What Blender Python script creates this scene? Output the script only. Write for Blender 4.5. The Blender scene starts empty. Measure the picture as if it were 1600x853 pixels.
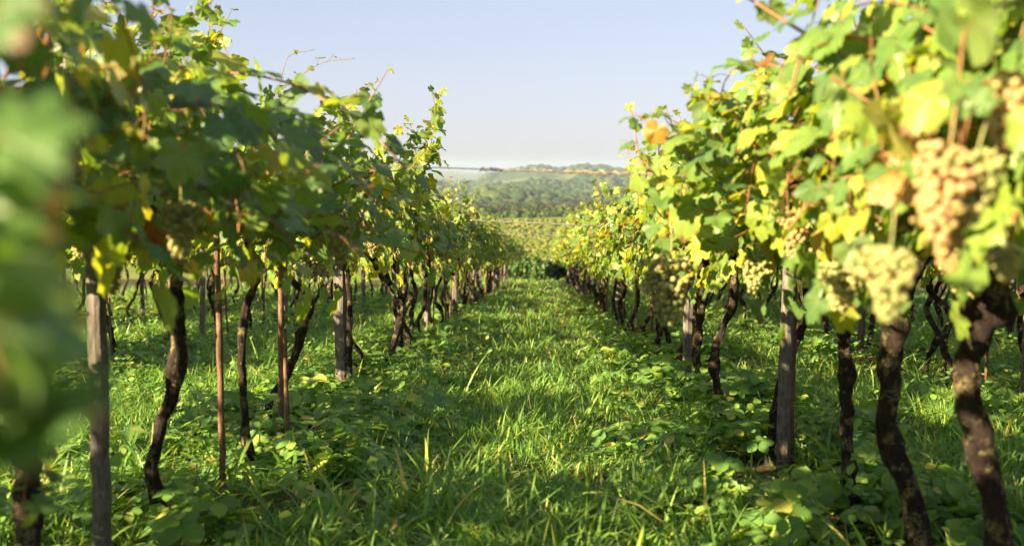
import bpy, math, random
import numpy as np
from mathutils import Vector, Matrix, Euler

R = math.radians
random.seed(11)
rng = np.random.default_rng(11)
scn = bpy.context.scene
col = scn.collection

# ------------------------------------------------------------------ camera, sky, sun, exposure
CAM_H = 1.30
SLOPE = 0.087
FPX = 1650.0
cam_d = bpy.data.cameras.new("camera")
cam = bpy.data.objects.new("camera", cam_d)
col.objects.link(cam)
cam.location = (0, 0, CAM_H)
cam.rotation_euler = (R(90 - 5.83), 0, R(1.39))
cam_d.sensor_width = 36
cam_d.lens = 36 * FPX / 1600
cam_d.clip_start = 0.05
cam_d.clip_end = 20000
cam_d.dof.use_dof = True
cam_d.dof.focus_distance = 8.6
cam_d.dof.aperture_fstop = 2.0
scn.camera = cam
CAM_M = Matrix.Translation(cam.location) @ cam.rotation_euler.to_matrix().to_4x4()

SUN_EL, SUN_AZ = 20.5, 232.0          # degrees; azimuth clockwise from +Y (down the row)
sun_v = Vector((math.sin(R(SUN_AZ)) * math.cos(R(SUN_EL)), math.cos(R(SUN_AZ)) * math.cos(R(SUN_EL)), math.sin(R(SUN_EL))))
world = bpy.data.worlds.new("World")
scn.world = world
world.use_nodes = True
wn = world.node_tree
sky = wn.nodes.new("ShaderNodeTexSky")
sky.sky_type = 'NISHITA'
sky.sun_disc = False
sky.sun_elevation = R(SUN_EL)
sky.sun_rotation = R(SUN_AZ)
sky.altitude = 300
sky.air_density = 1.0
sky.dust_density = 0.8
sky.ozone_density = 2.5
bg = wn.nodes["Background"]
bg.inputs[1].default_value = 0.05
wb = wn.nodes.new("ShaderNodeMix")          # the photograph's white balance: a little warmer than the raw sky
wb.data_type = 'RGBA'
wb.blend_type = 'MULTIPLY'
wb.inputs[0].default_value = 1.0
wb.inputs[7].default_value = (0.875, 0.86, 0.975, 1)
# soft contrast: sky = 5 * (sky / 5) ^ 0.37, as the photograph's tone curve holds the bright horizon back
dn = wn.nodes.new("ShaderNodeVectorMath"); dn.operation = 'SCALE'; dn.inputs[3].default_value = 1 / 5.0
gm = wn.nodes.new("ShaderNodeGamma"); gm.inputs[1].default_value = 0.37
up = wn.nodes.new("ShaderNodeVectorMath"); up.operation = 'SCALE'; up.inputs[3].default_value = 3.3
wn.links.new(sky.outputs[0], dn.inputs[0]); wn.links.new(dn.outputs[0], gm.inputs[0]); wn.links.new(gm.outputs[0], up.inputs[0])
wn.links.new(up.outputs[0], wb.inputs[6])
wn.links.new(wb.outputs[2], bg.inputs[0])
sun_d = bpy.data.lights.new("sun", 'SUN')
sun_d.energy = 5.0
sun_d.angle = R(0.53)
sun_d.color = (1.0, 0.79, 0.49)
sun = bpy.data.objects.new("sun", sun_d)
col.objects.link(sun)
sun.rotation_euler = sun_v.to_track_quat('Z', 'Y').to_euler()
scn.view_settings.view_transform = 'Standard'
scn.view_settings.look = 'None'
scn.view_settings.gamma = 1
scn.view_settings.use_curve_mapping = False
scn.view_settings.exposure = 2.45
scn.render.engine = 'CYCLES'
cy = scn.cycles
cy.max_bounces = 8
cy.diffuse_bounces = 4
cy.glossy_bounces = 2
cy.transmission_bounces = 5
cy.transparent_max_bounces = 4
cy.volume_bounces = 0
cy.sample_clamp_indirect = 8
cy.use_denoising = True
cy.use_adaptive_sampling = True
cy.adaptive_threshold = 0.015


def at(px, py, d):
    """A point seen at a pixel of the 1600 x 853 photograph, d metres along the view axis."""
    return CAM_M @ Vector(((px - 800) / FPX * d, -(py - 426.5) / FPX * d, -d))


def at_y(px, py, y):
    """The point of that pixel's ray that stands y metres down the row."""
    v = at(px, py, 1.0) - cam.location
    return cam.location + v * (y / v.y)


# ------------------------------------------------------------------ materials
class NT:
    def __init__(self, name):
        self.m = bpy.data.materials.new(name)
        self.m.use_nodes = True
        self.t = self.m.node_tree
        self.t.nodes.clear()
        self.out = self.n("ShaderNodeOutputMaterial")

    def n(self, kind, **kw):
        x = self.t.nodes.new(kind)
        for k, v in kw.items():
            setattr(x, k, v)
        return x

    def l(self, a, b):
        self.t.links.new(a, b)

    def math(self, op, a, b=None, clamp=False):
        x = self.n("ShaderNodeMath", operation=op, use_clamp=clamp)
        for i, v in enumerate((a, b)):
            if v is None:
                continue
            if isinstance(v, (int, float)):
                x.inputs[i].default_value = v
            else:
                self.l(v, x.inputs[i])
        return x.outputs[0]

    def ramp(self, fac, stops, mode='LINEAR'):
        x = self.n("ShaderNodeValToRGB")
        x.color_ramp.interpolation = mode
        e = x.color_ramp.elements
        while len(e) < len(stops):
            e.new(0.5)
        for i, (p, c) in enumerate(stops):
            e[i].position = p
            e[i].color = (*c, 1) if len(c) == 3 else c
        self.l(fac, x.inputs[0])
        return x.outputs[0]

    def mix(self, fac, a, b, blend='MIX'):
        x = self.n("ShaderNodeMix", data_type='RGBA', blend_type=blend)
        for s, v in ((x.inputs[0], fac), (x.inputs[6], a), (x.inputs[7], b)):
            if isinstance(v, (int, float)):
                s.default_value = v
            elif isinstance(v, tuple):
                s.default_value = (*v, 1)
            else:
                self.l(v, s)
        return x.outputs[2]

    def noise(self, scale, detail=4, rough=0.55, vec=None, dist=0.0):
        x = self.n("ShaderNodeTexNoise")
        x.inputs["Scale"].default_value = scale
        x.inputs["Detail"].default_value = detail
        x.inputs["Roughness"].default_value = rough
        x.inputs["Distortion"].default_value = dist
        if vec is not None:
            self.l(vec, x.inputs["Vector"])
        return x.outputs[0]

    def bump(self, height, strength, distance):
        x = self.n("ShaderNodeBump")
        x.inputs["Strength"].default_value = strength
        x.inputs["Distance"].default_value = distance
        self.l(height, x.inputs["Height"])
        return x.outputs[0]

    def principled(self, base, rough=0.6, spec=0.4, normal=None, **kw):
        x = self.n("ShaderNodeBsdfPrincipled")
        if isinstance(base, tuple):
            x.inputs["Base Color"].default_value = (*base, 1)
        else:
            self.l(base, x.inputs["Base Color"])
        if isinstance(rough, (int, float)):
            x.inputs["Roughness"].default_value = rough
        else:
            self.l(rough, x.inputs["Roughness"])
        x.inputs["Specular IOR Level"].default_value = spec
        if normal is not None:
            self.l(normal, x.inputs["Normal"])
        for k, v in kw.items():
            x.inputs[k].default_value = v
        return x

    def finish(self, shader):
        self.l(shader, self.out.inputs[0])
        return self.m


def leafy(name, stops, trans=0.42, rough=0.45, spec=0.45, veins=False, back=None, tint=(1.15, 1.25, 0.45), patchy=0.0):
    """Thin leaf: a glossy diffuse face that lets light through, its colour varying from leaf to leaf."""
    t = NT(name)
    g = t.n("ShaderNodeNewGeometry")
    c = t.ramp(g.outputs["Random Per Island"], stops)
    if patchy:
        tc = t.n("ShaderNodeTexCoord")
        n = t.noise(2.2, 3, 0.6, tc.outputs["Object"])
        c = t.mix(t.math('MULTIPLY', t.ramp(n, [(0.40, (0, 0, 0)), (0.62, (1, 1, 1))]), patchy), c, (0.24, 0.25, 0.04))
    nrm = None
    if veins:
        uv = t.n("ShaderNodeUVMap")
        s = t.n("ShaderNodeSeparateXYZ")
        t.l(uv.outputs[0], s.inputs[0])
        ax = t.math('ABSOLUTE', s.outputs[0])
        y = s.outputs[1]
        best = ax
        for a in (50, 105):
            d = t.math('ABSOLUTE', t.math('SUBTRACT', t.math('MULTIPLY', ax, math.cos(R(a))), t.math('MULTIPLY', y, math.sin(R(a)))))
            best = t.math('MINIMUM', best, d)
        vein = t.math('SUBTRACT', 1.0, t.math('DIVIDE', best, 0.035), clamp=True)
        c = t.mix(t.math('MULTIPLY', vein, 0.42), c, (0.26, 0.30, 0.09))
        tc = t.n("ShaderNodeTexCoord")
        spot = t.noise(38, 3, 0.6, tc.outputs["Object"])
        c = t.mix(t.math('MULTIPLY', t.math('SUBTRACT', spot, 0.5, clamp=True), 1.1), c, (0.20, 0.17, 0.03))
        rr = t.math('SQRT', t.math('ADD', t.math('MULTIPLY', ax, ax), t.math('MULTIPLY', y, y)))
        worn = t.math('MULTIPLY', t.math('SUBTRACT', t.math('ADD', rr, t.math('MULTIPLY', spot, 0.7)), 1.10, clamp=True), 7.0, clamp=True)
        some = t.ramp(t.math('FRACT', t.math('MULTIPLY', g.outputs["Random Per Island"], 37.0)), [(0.62, (0, 0, 0)), (0.75, (1, 1, 1))])
        c = t.mix(t.math('MULTIPLY', worn, some), c, (0.17, 0.085, 0.03))
        blister = t.noise(70, 2, 0.5, tc.outputs["Object"])
        nrm = t.bump(t.math('SUBTRACT', blister, t.math('MULTIPLY', vein, 0.5)), 0.35, 0.006)
    if back:
        c2 = t.mix(t.math('MULTIPLY', g.outputs["Backfacing"], 0.55), c, back)
    else:
        c2 = c
    p = t.principled(c2, rough, spec, nrm)
    tr = t.n("ShaderNodeBsdfTranslucent")
    t.l(t.mix(1.0, c, tint, 'MULTIPLY'), tr.inputs[0])
    mx = t.n("ShaderNodeMixShader")
    mx.inputs[0].default_value = trans
    t.l(p.outputs[0], mx.inputs[1])
    t.l(tr.outputs[0], mx.inputs[2])
    return t.finish(mx.outputs[0])


M = {}
M['leaf'] = leafy("grape leaf", [(0.0, (0.075, 0.159, 0.047)), (0.35, (0.124, 0.232, 0.047)), (0.70, (0.210, 0.303, 0.047)), (0.90, (0.337, 0.372, 0.047)),
                                 (0.985, (0.459, 0.378, 0.043)), (0.993, (0.270, 0.087, 0.027)), (1.0, (0.162, 0.067, 0.019))],
                  trans=0.46, rough=0.42, spec=0.5, veins=True, back=(0.12, 0.17, 0.075), tint=(1.7, 1.6, 0.45))
M['leaf_green'] = leafy("young grape leaf", [(0.0, (0.067, 0.156, 0.043)), (0.6, (0.114, 0.222, 0.051)), (1.0, (0.203, 0.297, 0.051))],
                        trans=0.46, rough=0.42, spec=0.5, veins=True, back=(0.12, 0.17, 0.075), tint=(1.7, 1.6, 0.45))
M['grass'] = leafy("grass blade", [(0.0, (0.083, 0.199, 0.042)), (0.5, (0.150, 0.301, 0.060)), (0.9, (0.239, 0.397, 0.065)), (0.96, (0.412, 0.444, 0.061)), (1.0, (0.512, 0.415, 0.183))],
                   trans=0.42, rough=0.45, spec=0.4, tint=(1.35, 1.4, 0.5), patchy=0.15)
M['weed'] = leafy("weed leaf", [(0.0, (0.099, 0.211, 0.051)), (0.6, (0.168, 0.307, 0.061)), (0.93, (0.276, 0.386, 0.061)), (1.0, (0.456, 0.421, 0.105))],
                  trans=0.40, rough=0.5, spec=0.4, tint=(1.4, 1.4, 0.5))
M['shrub'] = leafy("shrub leaf", [(0.0, (0.034, 0.075, 0.016)), (0.7, (0.06, 0.125, 0.022)), (1.0, (0.11, 0.17, 0.03))], trans=0.3)
M['tree'] = leafy("tree leaf", [(0.0, (0.040, 0.075, 0.014)), (0.6, (0.065, 0.105, 0.018)), (1.0, (0.11, 0.15, 0.026))], trans=0.25, rough=0.7, spec=0.2)


def make_bark(name, dark, mid, lichen, amount, scale=1.0):
    t = NT(name)
    tc = t.n("ShaderNodeTexCoord")
    mp = t.n("ShaderNodeMapping")
    mp.inputs["Scale"].default_value = (1, 1, 0.22)
    t.l(tc.outputs["Object"], mp.inputs[0])
    fib = t.noise(60 * scale, 5, 0.65, mp.outputs[0], 0.4)
    big = t.noise(9 * scale, 3, 0.6, tc.outputs["Object"])
    c = t.ramp(fib, [(0.32, dark), (0.7, mid)])
    lm = t.ramp(big, [(0.60 - amount * 0.12, (0, 0, 0)), (0.66 - amount * 0.12, (1, 1, 1))])
    fine = t.noise(95 * scale, 3, 0.6, tc.outputs["Object"])
    lm2 = t.math('MULTIPLY', lm, t.ramp(fine, [(0.44, (0, 0, 0)), (0.55, (1, 1, 1))]))
    c = t.mix(t.math('MULTIPLY', lm2, amount), c, lichen)
    p = t.principled(c, 0.9, 0.15, t.bump(fib, 0.9, 0.012))
    return t.finish(p.outputs[0])


M['trunk'] = make_bark("vine bark", (0.007, 0.0055, 0.005), (0.042, 0.030, 0.022), (0.34, 0.29, 0.13), 0.5, 1.5)
M['post'] = make_bark("weathered wood", (0.066, 0.058, 0.051), (0.19, 0.168, 0.146), (0.29, 0.28, 0.25), 0.4)
M['stake'] = make_bark("stake wood", (0.085, 0.048, 0.03), (0.22, 0.13, 0.085), (0.36, 0.30, 0.22), 0.4)
M['tree_bark'] = make_bark("tree bark", (0.02, 0.016, 0.012), (0.07, 0.055, 0.042), (0.14, 0.14, 0.11), 0.3, 0.1)


def simple(name, c0, c1, scale, rough, spec=0.4, bump=0.0, **kw):
    t = NT(name)
    tc = t.n("ShaderNodeTexCoord")
    n = t.noise(scale, 3, 0.6, tc.outputs["Object"])
    c = t.ramp(n, [(0.35, c0), (0.65, c1)])
    p = t.principled(c, rough, spec, t.bump(n, bump, 0.003) if bump else None, **kw)
    return t.finish(p.outputs[0])


M['cane'] = simple("vine cane", (0.15, 0.062, 0.026), (0.26, 0.14, 0.052), 22, 0.55, 0.3)
M['petiole'] = simple("leaf stalk", (0.17, 0.15, 0.04), (0.28, 0.13, 0.05), 14, 0.5, 0.3)
M['wire'] = simple("galvanised wire", (0.16, 0.13, 0.11), (0.36, 0.34, 0.32), 12, 0.5, 0.4, Metallic=0.5)
M['dry'] = simple("dry tendrils", (0.16, 0.115, 0.08), (0.36, 0.29, 0.21), 40, 0.9, 0.1, 0.5)


def make_grape(name, stops):
    t = NT(name)
    g = t.n("ShaderNodeNewGeometry")
    c = t.ramp(g.outputs["Random Per Island"], stops)
    tc = t.n("ShaderNodeTexCoord")
    bloom = t.noise(60, 3, 0.6, tc.outputs["Object"])
    c = t.mix(t.math('MULTIPLY', bloom, 0.18), c, (0.48, 0.49, 0.36))
    p = t.principled(c, 0.38, 0.45)
    tr = t.n("ShaderNodeBsdfTranslucent")
    t.l(t.mix(1.0, c, (1.3, 1.15, 0.6), 'MULTIPLY'), tr.inputs[0])
    mx = t.n("ShaderNodeMixShader")
    mx.inputs[0].default_value = 0.35
    t.l(p.outputs[0], mx.inputs[1])
    t.l(tr.outputs[0], mx.inputs[2])
    return t.finish(mx.outputs[0])


M['grape'] = make_grape("white grape", [(0, (0.25, 0.29, 0.085)), (0.6, (0.35, 0.36, 0.11)), (1, (0.45, 0.38, 0.13))])
M['grape_ripe'] = make_grape("ripe white grape", [(0, (0.34, 0.30, 0.085)), (0.5, (0.48, 0.35, 0.125)), (1, (0.55, 0.30, 0.14))])


def make_ground():
    t = NT("soil and turf")
    tc = t.n("ShaderNodeTexCoord")
    o = tc.outputs["Object"]
    s = t.n("ShaderNodeSeparateXYZ")
    t.l(o, s.inputs[0])
    n1 = t.noise(1.3, 6, 0.65, o)
    n2 = t.noise(30, 5, 0.7, o)
    soil = t.ramp(n2, [(0.3, (0.045, 0.024, 0.014)), (0.7, (0.15, 0.082, 0.048))])
    turf = t.ramp(n2, [(0.3, (0.022, 0.050, 0.010)), (0.7, (0.055, 0.10, 0.018))])
    near = t.mix(t.ramp(n1, [(0.42, (0, 0, 0)), (0.60, (1, 1, 1))]), soil, turf)
    m1 = t.noise(0.06, 4, 0.6, o)
    m2 = t.noise(0.5, 4, 0.7, o)
    meadow = t.ramp(m1, [(0.35, (0.10, 0.145, 0.022)), (0.65, (0.17, 0.19, 0.032))])
    meadow = t.mix(t.ramp(m2, [(0.45, (0, 0, 0)), (0.7, (0.6, 0.6, 0.6))]), meadow, (0.06, 0.10, 0.018))
    h1 = t.noise(0.006, 4, 0.6, o)
    hill = t.ramp(h1, [(0.40, (0.045, 0.075, 0.018)), (0.52, (0.13, 0.16, 0.038)), (0.66, (0.17, 0.175, 0.05))])
    far1 = t.math('MULTIPLY', t.math('SUBTRACT', s.outputs[1], 62), 0.05, clamp=True)
    far2 = t.math('MULTIPLY', t.math('SUBTRACT', s.outputs[1], 320), 0.005, clamp=True)
    c = t.mix(far2, t.mix(far1, near, meadow), hill)
    p = t.principled(c, 0.95, 0.1, t.bump(n2, 0.8, 0.03))
    return t.finish(p.outputs[0])


M['ground'] = make_ground()


# ------------------------------------------------------------------ mesh helpers
def mesh_np(name, V, Q, mat, uv=None, smooth=True, T=None, mat2=None, q_mat2=0):
    """Mesh from arrays: V (n,3), Q (m,4) quads and/or T (k,3) triangles."""
    me = bpy.data.meshes.new(name)
    V = np.asarray(V, np.float32)
    parts, starts, totals = [], [], []
    pos = 0
    if Q is not None and len(Q):
        Q = np.asarray(Q, np.int32)
        parts.append(Q.ravel()); starts.append(np.arange(len(Q)) * 4); totals.append(np.full(len(Q), 4)); pos = Q.size
    if T is not None and len(T):
        T = np.asarray(T, np.int32)
        parts.append(T.ravel()); starts.append(pos + np.arange(len(T)) * 3); totals.append(np.full(len(T), 3))
    loops = np.concatenate(parts).astype(np.int32)
    st = np.concatenate(starts).astype(np.int32)
    me.vertices.add(len(V)); me.vertices.foreach_set("co", V.ravel())
    me.loops.add(len(loops)); me.loops.foreach_set("vertex_index", loops)
    me.polygons.add(len(st)); me.polygons.foreach_set("loop_start", st)
    if uv is not None:
        l = me.uv_layers.new(name="uv")
        l.data.foreach_set("uv", np.asarray(uv, np.float32)[loops].ravel())
    me.update(calc_edges=True)
    me.polygons.foreach_set("use_smooth", np.full(len(st), smooth))
    me.materials.append(mat)
    me.update()
    return me


def link(name, me, parent=None, loc=None, rot=None):
    o = bpy.data.objects.new(name, me)
    col.objects.link(o)
    if parent is not None:
        o.parent = parent
    if loc is not None:
        o.location = loc
    if rot is not None:
        o.rotation_euler = rot
    return o


def empty(name, loc, rz=0.0):
    o = bpy.data.objects.new(name, None)
    o.empty_display_size = 0.1
    col.objects.link(o)
    o.location = loc
    o.rotation_euler = (0, 0, rz)
    return o


def tag(o, label=None, cat=None, group=None, kind=None):
    if label: o["label"] = label
    if cat: o["category"] = cat
    if group: o["group"] = group
    if kind: o["kind"] = kind
    return o


def smooth_path(pts, n):
    """Catmull-Rom through pts, n samples."""
    P = np.array([list(p) for p in pts], float)
    P = np.vstack([2 * P[0] - P[1], P, 2 * P[-1] - P[-2]])
    k = len(P) - 3
    out = []
    for u in np.linspace(0, k - 1e-6, n):
        i = int(u); f = u - i
        a, b, c, d = P[i:i + 4]
        out.append(0.5 * (2 * b + (c - a) * f + (2 * a - 5 * b + 4 * c - d) * f * f + (3 * b - a - 3 * c + d) * f ** 3))
    return np.array(out)


def tube(P, rad, sides=8, jitter=0.0, r=rng, cap=True):
    P = np.asarray(P, float)
    n = len(P)
    rad = np.full(n, rad) if np.isscalar(rad) else np.asarray(rad, float)
    T = np.gradient(P, axis=0)
    T /= np.linalg.norm(T, axis=1, keepdims=True) + 1e-9
    ref = np.array([1.0, 0.13, 0.0]) if abs(T[0][0]) < 0.8 else np.array([0.0, 0.1, 1.0])
    U = np.empty_like(P)
    u = ref
    for i in range(n):
        u = u - T[i] * u.dot(T[i]); u /= np.linalg.norm(u) + 1e-9
        U[i] = u
    W = np.cross(T, U)
    a = np.linspace(0, 2 * np.pi, sides, endpoint=False)
    rr = rad[:, None] * (1 + jitter * r.standard_normal((n, sides)))
    V = P[:, None] + U[:, None] * (np.cos(a)[None, :, None] * rr[:, :, None]) + W[:, None] * (np.sin(a)[None, :, None] * rr[:, :, None])
    V = V.reshape(-1, 3)
    i = np.arange(n - 1)[:, None] * sides
    j = np.arange(sides)[None]
    jn = (j + 1) % sides
    Q = np.stack([i + j, i + jn, i + sides + jn, i + sides + j], -1).reshape(-1, 4)
    Tn = []
    if cap:
        V = np.vstack([V, P[0], P[-1]])
        c0, c1 = len(V) - 2, len(V) - 1
        for k in range(sides):
            Tn.append((c0, (k + 1) % sides, k))
            Tn.append((c1, (n - 1) * sides + k, (n - 1) * sides + (k + 1) % sides))
    return V, Q, np.array(Tn, int).reshape(-1, 3)


class Acc:
    def __init__(self):
        self.V, self.Q, self.T, self.n = [], [], [], 0

    def add(self, V, Q=None, T=None):
        self.V.append(V)
        if Q is not None and len(Q): self.Q.append(np.asarray(Q) + self.n)
        if T is not None and len(T): self.T.append(np.asarray(T) + self.n)
        self.n += len(V)

    def mesh(self, name, mat, smooth=True):
        return mesh_np(name, np.vstack(self.V), np.vstack(self.Q) if self.Q else None, mat, None, smooth, np.vstack(self.T) if self.T else None)


def nrmz(a):
    return a / (np.linalg.norm(a, axis=-1, keepdims=True) + 1e-9)


# value noise on the plane
_lat = rng.random((64, 64))


def vnoise(x, y, s):
    x = np.asarray(x) / s; y = np.asarray(y) / s
    xi = np.floor(x).astype(int); yi = np.floor(y).astype(int)
    fx = x - xi; fy = y - yi
    fx = fx * fx * (3 - 2 * fx); fy = fy * fy * (3 - 2 * fy)
    g = lambda a, b: _lat[a % 64, b % 64]
    return (g(xi, yi) * (1 - fx) + g(xi + 1, yi) * fx) * (1 - fy) + (g(xi, yi + 1) * (1 - fx) + g(xi + 1, yi + 1) * fx) * fy


def fbm(x, y, s):
    return 0.5 * vnoise(x, y, s) + 0.3 * vnoise(np.asarray(x) + 31, y, s / 2.1) + 0.2 * vnoise(x, np.asarray(y) + 17, s / 4.3)


# ------------------------------------------------------------------ ground and hills (one sheet to the horizon)
PROF_Y = np.array([-40, 0, 58, 66, 85, 130, 200, 255, 330, 420, 560, 760])
PROF_Z = np.array([3.48, 0, -5.05, -5.9, -9.0, -12.8, -11.9, -11.0, -14.0, -26, -31, -23.0])
RIDGE_PX = np.array([-1500, 200, 560, 700, 745, 765, 800, 842, 872, 888, 906, 940, 960, 1000, 1060, 1150, 1300, 1800, 3500])
RIDGE_PY = np.array([274, 272, 280, 289, 287, 276, 270, 264, 268, 267.5, 263.5, 264, 268, 273, 270, 274, 276, 272, 274])


def gz(x, y):
    x = np.asarray(x, float); y = np.asarray(y, float)
    z = np.interp(y, PROF_Y, PROF_Z)
    z = z + (fbm(x, y, 2.2) - 0.5) * 0.10 * (y < 64)
    t = 840 + FPX * x / np.maximum(y, 30)
    ridge = CAM_H - (np.interp(t, RIDGE_PX, RIDGE_PY) - 258) / FPX * 1650
    f = np.clip((y - 720) / 930, 0, 1)
    f = f * f * (3 - 2 * f) * 0.55 + f * 0.45
    hill = z * (1 - f) + ridge * f + (fbm(x, y, 190) - 0.5) * 20 * np.sin(np.pi * np.clip((y - 560) / 1100, 0, 1))
    back = np.clip((y - 1650) / 500, 0, 1)
    far = ridge * (1 - back) - 32 * back
    f3 = np.clip((y - 2500) / 900, 0, 1)
    farr = CAM_H - (np.interp(t, [-2000, 300, 640, 700, 760, 860, 940, 990, 1060, 1300, 3500], [264, 266, 268, 266, 272, 272, 267, 264.5, 268, 266, 264]) - 258) / FPX * 3400
    far = far * (1 - f3) + farr * f3
    f4 = np.clip((y - 3400) / 800, 0, 1)
    far = far * (1 - f4) - 30 * f4
    z = np.where(y > 720, np.where(y > 1650, far, hill), z)
    # wooded knoll across the valley
    k = np.exp(-((x + 18) / 45) ** 2 - ((y - 600) / 70) ** 2)
    z = z + k * 13 * (y > 380)
    # gentle sideways swell of the meadow slope
    mm = np.clip((y - 90) / 60, 0, 1) * np.clip((520 - y) / 100, 0, 1)
    z = z + mm * (np.clip(x / 90, -1.2, 1.2) * 2.0 + (fbm(x, y, 60) - 0.5) * 3.0)
    return z


ys = np.concatenate([np.arange(-14, 66, 0.4), 66 * np.power(4600 / 66, np.linspace(0, 1, 230))[1:]])
us = np.linspace(-1, 1, 170)
us = np.sign(us) * np.abs(us) ** 1.35
YY, UU = np.meshgrid(ys, us, indexing='ij')
XX = UU * (30 + np.maximum(YY, 0) * 0.55)
G = np.stack([XX, YY, gz(XX, YY)], -1).reshape(-1, 3)
nu = len(us)
i = np.arange(len(ys) - 1)[:, None] * nu
j = np.arange(nu - 1)[None]
GQ = np.stack([i + j, i + j + 1, i + nu + j + 1, i + nu + j], -1).reshape(-1, 4)
ground = link("ground", mesh_np("ground", G, GQ, M['ground']))
tag(ground, "sloping vineyard ground running down to the valley and hills", None, None, "structure")


def gzf(x, y):
    return float(gz(np.array([x]), np.array([y]))[0])


# ------------------------------------------------------------------ haze
hz = NT("valley haze")
pv = hz.n("ShaderNodeVolumePrincipled")
pv.inputs["Color"].default_value = (0.47, 0.60, 0.75, 1)
pv.inputs["Density"].default_value = 0.00027
pv.inputs["Anisotropy"].default_value = 0.1
hz.l(pv.outputs[0], hz.out.inputs[1])
bx0, bx1, by0, by1, bz0, bz1 = -3000, 3000, -30, 4700, -48, 14
HV = [(x, y, z) for x in (bx0, bx1) for y in (by0, by1) for z in (bz0, bz1)]
HQ = [(0, 1, 3, 2), (4, 6, 7, 5), (0, 4, 5, 1), (2, 3, 7, 6), (0, 2, 6, 4), (1, 5, 7, 3)]
haze = link("haze", mesh_np("haze", HV, HQ, hz.m, smooth=False))
tag(haze, "pale morning haze over the valley", None, None, "stuff")

# ------------------------------------------------------------------ grape leaf, grape bunch, trunk and post meshes
TH = [0, 10, 20, 30, 40, 50, 60, 70, 80, 92, 104, 116, 130, 145, 160, 172]
RA = [1.0, .93, .83, .71, .80, .90, .84, .73, .64, .69, .73, .67, .58, .55, .45, .15]
th = np.array([-a for a in TH[:0:-1]] + TH)
ra = np.array(RA[:0:-1] + RA)
ra = ra * (1 + 0.045 * np.where(np.arange(len(ra)) % 2, 1, -1))
NL = len(th)
_o = np.stack([np.sin(np.radians(th)) * ra, np.cos(np.radians(th)) * ra], -1)
LEAF_UV = np.vstack([[0, 0], _o * 0.55, _o])
LT = [(0, 1 + k + 1, 1 + k) for k in range(NL - 1)]
LQ = [(1 + k, 2 + k, 1 + NL + k + 1, 1 + NL + k) for k in range(NL - 1)]
LT, LQ = np.array(LT), np.array(LQ)


def leaf_shape(seed):
    r = np.random.default_rng(seed)
    x, y = LEAF_UV[:, 0], LEAF_UV[:, 1]
    rr = np.hypot(x, y)
    ang = np.arctan2(x, y)
    z = r.uniform(0.05, 0.30) * np.abs(x) - r.uniform(0.10, 0.42) * rr ** 2 + 0.10 * rr * np.sin(ang * r.uniform(4, 6) + r.uniform(0, 6)) + r.uniform(-.12, .12) * x
    xs = 0.95 * x * (1 + 0.12 * r.standard_normal())
    return np.stack([xs, y, z], -1) * 0.60


SHAPES = [leaf_shape(s) for s in range(7)]


def leaves_mesh(name, pos, nor, tip, size, mat, r):
    pos = np.asarray(pos); nor = nrmz(np.asarray(nor)); tip = np.asarray(tip); size = np.asarray(size)
    yv = nrmz(tip - nor * (tip * nor).sum(-1, keepdims=True))
    xv = np.cross(yv, nor)
    B = np.stack([xv, yv, nor], -1)
    k = r.integers(0, len(SHAPES), len(pos))
    S = np.array(SHAPES)[k] * size[:, None, None]
    V = np.einsum('nij,nvj->nvi', B, S) + pos[:, None]
    nv = len(LEAF_UV)
    off = (np.arange(len(pos)) * nv)[:, None, None]
    Q = (LQ[None] + off).reshape(-1, 4)
    T = (LT[None] + off).reshape(-1, 3)
    return mesh_np(name, V.reshape(-1, 3), Q, mat, np.tile(LEAF_UV, (len(pos), 1)), True, T)


def shoot_leaves(path, r, size, outward, step=0.075, start=0.06, small_tip=True, gap=0.0):
    """Nodes along a shoot: leaf position, normal, tip direction, size and the stalk."""
    seg = np.linalg.norm(np.diff(path, axis=0), axis=1)
    L = np.concatenate([[0], np.cumsum(seg)])
    s = start
    pos, nor, tip, siz, stalk = [], [], [], [], []
    side = 1 if r.random() < .5 else -1
    while s < L[-1]:
        p = np.array([np.interp(s, L, path[:, c]) for c in range(3)])
        q = np.array([np.interp(min(s + .03, L[-1] + 1), L, path[:, c]) for c in range(3)])
        d = q - p
        if np.linalg.norm(d) < 1e-5: d = path[-1] - path[-2]
        d /= np.linalg.norm(d) + 1e-9
        f = s / L[-1]
        lat = np.cross(d, [0, 0, 1.0]) + r.standard_normal(3) * 0.25
        lat /= np.linalg.norm(lat) + 1e-9
        pl = r.uniform(.05, .10) * (1 - .5 * f)
        pd = lat * side * 0.9 + np.array([0, 0, r.uniform(-.1, .6)]) + outward * 0.5 + d * .3
        pd /= np.linalg.norm(pd)
        e = p + pd * pl
        if r.random() > gap:
            n = outward * r.uniform(.1, .9) + np.array([0, 0, r.uniform(.15, 1.0)]) + r.standard_normal(3) * 0.38
            tp = pd * .5 + np.array([0, 0, -0.8]) + r.standard_normal(3) * 0.35 + outward * .25
            pos.append(e); nor.append(n); tip.append(tp)
            siz.append(size * r.uniform(.72, 1.22) * ((1 - .62 * max(0, (f - .55) / .45)) if small_tip else 1))
            stalk.append((p, e))
        side = -side
        s += step * r.uniform(.75, 1.3)
    return pos, nor, tip, siz, stalk


def cane_mesh(name, paths, stalks, r, rad=0.0045, mat=None):
    a = Acc()
    for p in paths:
        a.add(*tube(p, np.linspace(rad, rad * .45, len(p)), 5, 0.05, r))
    for p, e in stalks:
        m = (p + e) / 2 + np.array([0, 0, .008])
        a.add(*tube(np.array([p, m, e]), 0.0014, 3, 0, r, False))
    return a.mesh(name, mat or M['cane'])


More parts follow.
